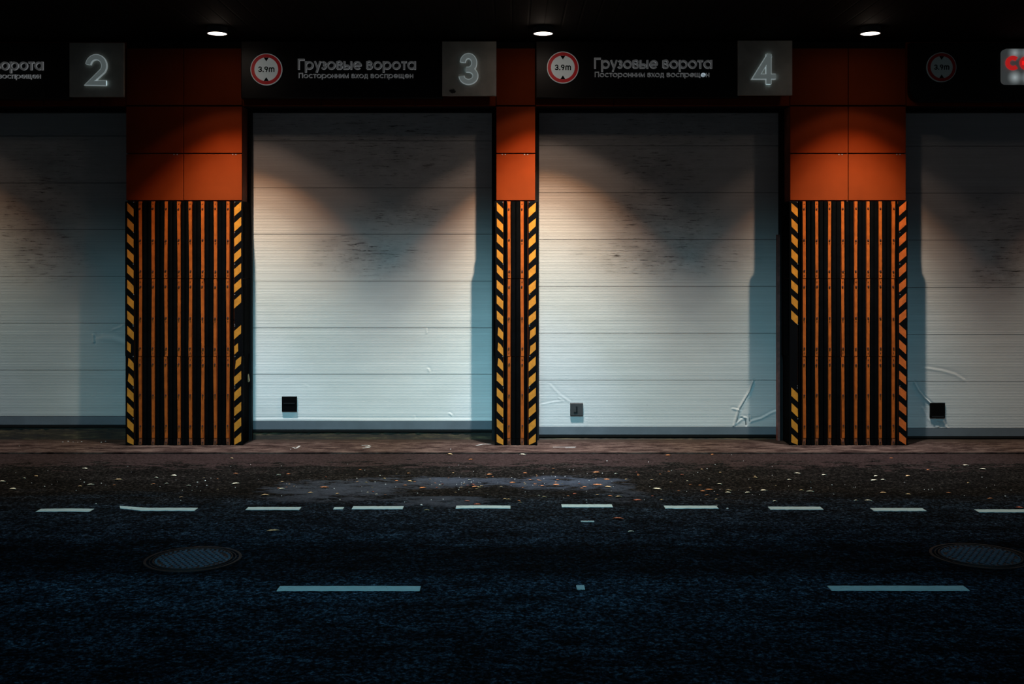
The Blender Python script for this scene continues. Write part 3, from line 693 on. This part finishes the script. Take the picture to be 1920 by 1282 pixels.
# chalk marks on the pavement
def chalk(lines, label):
    b = MB()
    for pts in lines:
        W = [G(px, py, .002) for px, py in pts]
        for (ax, ay), (bx, by) in zip(W[:-1], W[1:]):
            dx, dy = bx-ax, by-ay; l = math.hypot(dx, dy) or 1; nx, ny = -dy/l*.012, dx/l*.008
            b.prism([(ax-nx, ay-ny), (bx-nx, by-ny), (bx+nx, by+ny), (ax+nx, ay+ny)], -.001, .0025)
    tag(b.build('chalk_mark', M_chalk), label, 'chalk mark')
chalk([[(549, 838.5), (555, 840.5), (562, 835.5)]], 'white chalk tick on the pavement before gate 3')
chalk([[(678, 834.6), (690, 834.4), (694, 836.4), (686, 837.4), (693, 839), (680, 839.8)]], 'curled white chalk mark on the pavement before gate 3')
chalk([[(1037, 838), (1080, 837.6)], [(1060, 839.5), (1078, 838.8)]], 'faint chalk streak on the pavement right of the narrow guard')
chalk([[(893, 835), (905, 832.5), (921, 832)]], 'pale chalk streak left of the narrow guard')

# ------------------------------------------------------------------ manhole covers
def manhole(px, py, R, label, tiltx):
    cx, cy = G(px, py); zt = ROADZ+.004
    P = empty('manhole_cover', (cx, cy, ROADZ), label=label, cat='manhole cover', group='manhole covers in the road')
    b = MB(); b.ring((cx, cy, ROADZ-.01), R*.955, R*1.01, .016, 'Z', 64); b.ring((cx, cy, ROADZ-.01), R*.88, R*.90, .015, 'Z', 64); b.ring((cx, cy, ROADZ-.01), R*.80, R*.83, .019, 'Z', 64); b.build('frame_ring', M_iron, P)
    b = MB(); b.cyl((cx, cy, ROADZ-.012), R*.79, .014, 'Z', 64); cv = b.build('cover_plate', M_iron, P)
    b = MB(); s = .052; n = int(R*.72/s)+1
    for i in range(-n, n+1):
        for j in range(-n, n+1):
            x, y = (i+.5*(j % 2))*s, j*s*.8
            if math.hypot(x, y) < R*.70: b.box(cx+x-.017, cx+x+.017, cy+y-.011, cy+y+.011, ROADZ, ROADZ+.009)
    for i in range(40):
        a = 2*PI*i/40; b.cyl((cx+R*.755*math.cos(a), cy+R*.755*math.sin(a), ROADZ), .011, .009, 'Z', 8)
    b.build('cover_studs', M_ironlight, cv)
manhole(362, 1048, .375, 'round cast-iron manhole cover in the road left of the long dash', 0)
manhole(1838, 1042, .385, 'round cast-iron manhole cover at the right edge of the road', 0)

# ------------------------------------------------------------------ fallen leaves and litter
leafmesh = []
for mi_ in range(4):
    for v_ in range(2):
        n = 9; L = []; R = []; cur = random.uniform(.006, .018); me = MB(); V = []
        for i in range(n):
            t = i/(n-1); wd = .32*math.sin(PI*t**.85)*(1+.25*math.sin(t*19+v_*2))
            z = cur*math.sin(PI*t)*1.0
            V += [((t-.5), -wd, (.006+z+cur*.8)/.06), ((t-.5), 0, (.006+z*.5)/.06), ((t-.5), wd, (.006+z+cur*.6)/.06)]
        Fc = [(i*3+j, i*3+3+j, i*3+4+j, i*3+1+j) for i in range(n-1) for j in range(2)]
        V2 = [(x, y, z-.05) for x, y, z in V]; m = len(V)
        me.add(V+V2, Fc+[tuple(q+m for q in f[::-1]) for f in Fc])
        md = bpy.data.meshes.new('fallen_leaf'); md.from_pydata(me.v, [], me.f); md.materials.append(M_leaf[mi_]); md.update(); leafmesh.append(md)
def rock():
    b = MB(); V = []; 
    for (z, r) in ((0, .5), (.35, .5), (.6, .28)):
        for i in range(7):
            a = 2*PI*i/7; rr = r*random.uniform(.75, 1.1); V.append((rr*math.cos(a), rr*math.sin(a), z))
    Fc = [(k_*7+i, k_*7+(i+1) % 7, k_*7+7+(i+1) % 7, k_*7+7+i) for k_ in range(2) for i in range(7)]+[tuple(range(14, 21)), tuple(range(6, -1, -1))]
    md = bpy.data.meshes.new('litter_crumb'); md.from_pydata(V, [], Fc); md.materials.append(M_grit); md.update(); return md
rockmesh = [rock() for _ in range(3)]
NAMES = ['orange', 'tan', 'pale', 'reddish']
def zone(px, py):
    z = 'gate two'
    for lim, nm in ((236, 'gate two'), (454, 'the left wide pillar'), (600, 'the handle of gate three'), (760, 'the middle of gate three'), (930, 'the right part of gate three'), (1010, 'the narrow pillar'), (1160, 'the left part of gate four'), (1320, 'the middle of gate four'), (1481, 'the right part of gate four'), (1700, 'the right wide pillar'), (3000, 'the rightmost gate')):
        if px < lim: z = nm; break
    row = 'by the kerb' if py < 872 else ('midway to kerb' if py < 900 else ('close behind short dashes' if py < 950 else 'on the lane'))
    return row+' below '+z
def leaf(px, py, size, ci, label=None, group=None, rz=None):
    z = 0.0 if py < 846 else ROADZ; x, y = G(px, py, z)
    if z == ROADZ: y = min(y, -.6)
    o = bpy.data.objects.new('fallen_leaf', leafmesh[ci*2+random.randrange(2)]); COL.objects.link(o)
    o.location = (x, y, z+.001); o.scale = (size, size*random.uniform(.5, .95), .022*min(1, size/.05)); o.rotation_euler = (0, 0, random.uniform(-.5, .5) if rz is None else rz)
    tag(o, label or 'small %s leaf %s' % (NAMES[ci], zone(px, py)), 'leaf', group or 'small %s fallen leaves on the asphalt' % NAMES[ci])
def crumb(px, py, size, label=None):
    z = 0.0 if py < 846 else ROADZ; x, y = G(px, py, z)
    if z == ROADZ: y = min(y, -.6)
    o = bpy.data.objects.new('litter_crumb', random.choice(rockmesh)); COL.objects.link(o)
    o.location = (x, y, z); size *= .62; o.scale = (size, size*.8, size*.45); o.rotation_euler = (0, 0, random.uniform(0, 6))
    tag(o, label or 'white crumb '+zone(px, py), 'litter', 'white crumbs of litter on the road')
# leaves that can be told apart
leaf(159, 879, .075, 2, 'large pale leaf on the road below gate 2')
leaf(442, 907, .085, 2, 'large pale leaf left of the grey dusty patch')
leaf(442, 888, .055, 0, 'orange leaf below the left guard, right side')
leaf(608, 914, .10, 0, 'orange leaf lying on the grey dusty patch')
leaf(793, 915, .085, 0, 'orange leaf below the right half of gate 3')
leaf(1159, 973, .10, 3, 'single red leaf just below the far dashes, right of centre')
leaf(1232, 917, .10, 2, 'curved pale leaf below the middle of gate 4')
leaf(1495, 888, .07, 2, 'pale leaf on the asphalt below the right guard, left edge')
leaf(1545, 891, .06, 2, 'pale leaf on the asphalt below the right guard')
leaf(1703, 893, .07, 1, 'tan leaf on the asphalt below the right guard, right edge')
leaf(512, 995, .11, 1, 'flattened tan leaf lying beyond the far dashes, left of centre')
leaf(1183, 997, .055, 2, 'pale leaf on the bare lane right of centre')
leaf(1121, 909, .11, 0, 'long orange leaf on the right grey patch')
crumb(790, 946.5, .045, 'white scrap between two far dashes under gate 3, right of centre')
crumb(1364, 953.5, .045, 'white scrap right of the dash under gate 4')
pts = [(918, 890, 0), (1118, 886, 0), (1138, 899, 0), (1017, 911, 0), (768, 903, 1), (760, 910, 0), (720, 898, 1), (890, 913, 0), (961, 905, 0), (985, 887, 0), (1012, 901, 0), (1140, 913, 1), (1120, 928, 1), (1144, 930, 0),
       (1196, 938, 3), (876, 940, 3), (895, 946, 3), (800, 957, 1), (541, 889, 0), (582, 924, 1), (497, 929, 1), (528, 917, 2), (1366, 920, 1), (1365, 924, 2), (1402, 924, 2), (1318, 921, 0), (1330, 918, 0), (1326, 929, 0), (1416, 896, 1),
       (1503, 920, 1), (1519, 922, 2), (1656, 924, 1), (1703, 927, 1), (1643, 893, 2), (1811, 873, 2), (1605, 939, 2), (1628, 939, 2), (1857, 935, 0), (1779, 924, 0), (1671, 859, 0), (1330, 846.5, 0), (45, 897, 2), (4, 903, 2), (24, 917, 2),
       (68, 893, 1), (170, 909, 2), (293, 896, 2), (326, 892, 2), (312, 907, 2), (354, 911, 2), (222, 900, 1), (1480, 900, 2), (1639, 901, 2), (1656, 900, 2), (1843, 880, 2), (1349, 908, 2), (1432, 920, 2), (1453, 940, 2), (883, 862, 0), (1253, 854, 0),
       (434, 860, 1), (980, 852, 2), (845, 846.8, 1), (1190, 939, 3), (1160, 932, 1), (1912, 952, 3), (1043, 909, 0), (1096, 913, 0)]
for px, py, ci in pts: leaf(px, py, random.uniform(.04, .085), ci)
for i in range(170):
    px = random.gauss(960, 260) if i < 135 else random.uniform(5, 1915); py = random.triangular(872, 945, 905)
    if random.random() < .62: leaf(px, py, random.uniform(.018, .045), random.choice([0, 0, 1, 1, 2, 3]))
    else: crumb(px, py, random.uniform(.012, .024))
for i in range(55): crumb(random.uniform(5, 1915), random.triangular(850, 960, 905), random.uniform(.010, .022))
for px, py in [(240, 874), (330, 900), (370, 904), (385, 901), (190, 906), (158, 904), (300, 912), (388, 910), (860, 872), (1138, 864), (1216, 866), (1394, 864), (1448, 875), (1560, 909), (1885, 930), (1808, 929), (1748, 917), (180, 944), (36, 836.0), (1365, 846.6), (545, 842), (845, 842)]:
    crumb(px, py, random.uniform(.016, .03))
for px in (118, 128, 137, 146, 153, 190, 198): crumb(px, 828+random.uniform(-.6, 1.2), random.uniform(.02, .035), 'pale crumb of rubble by the sill of gate 2')

for o in bpy.data.objects:
    if '_b' in o: del o['_b']
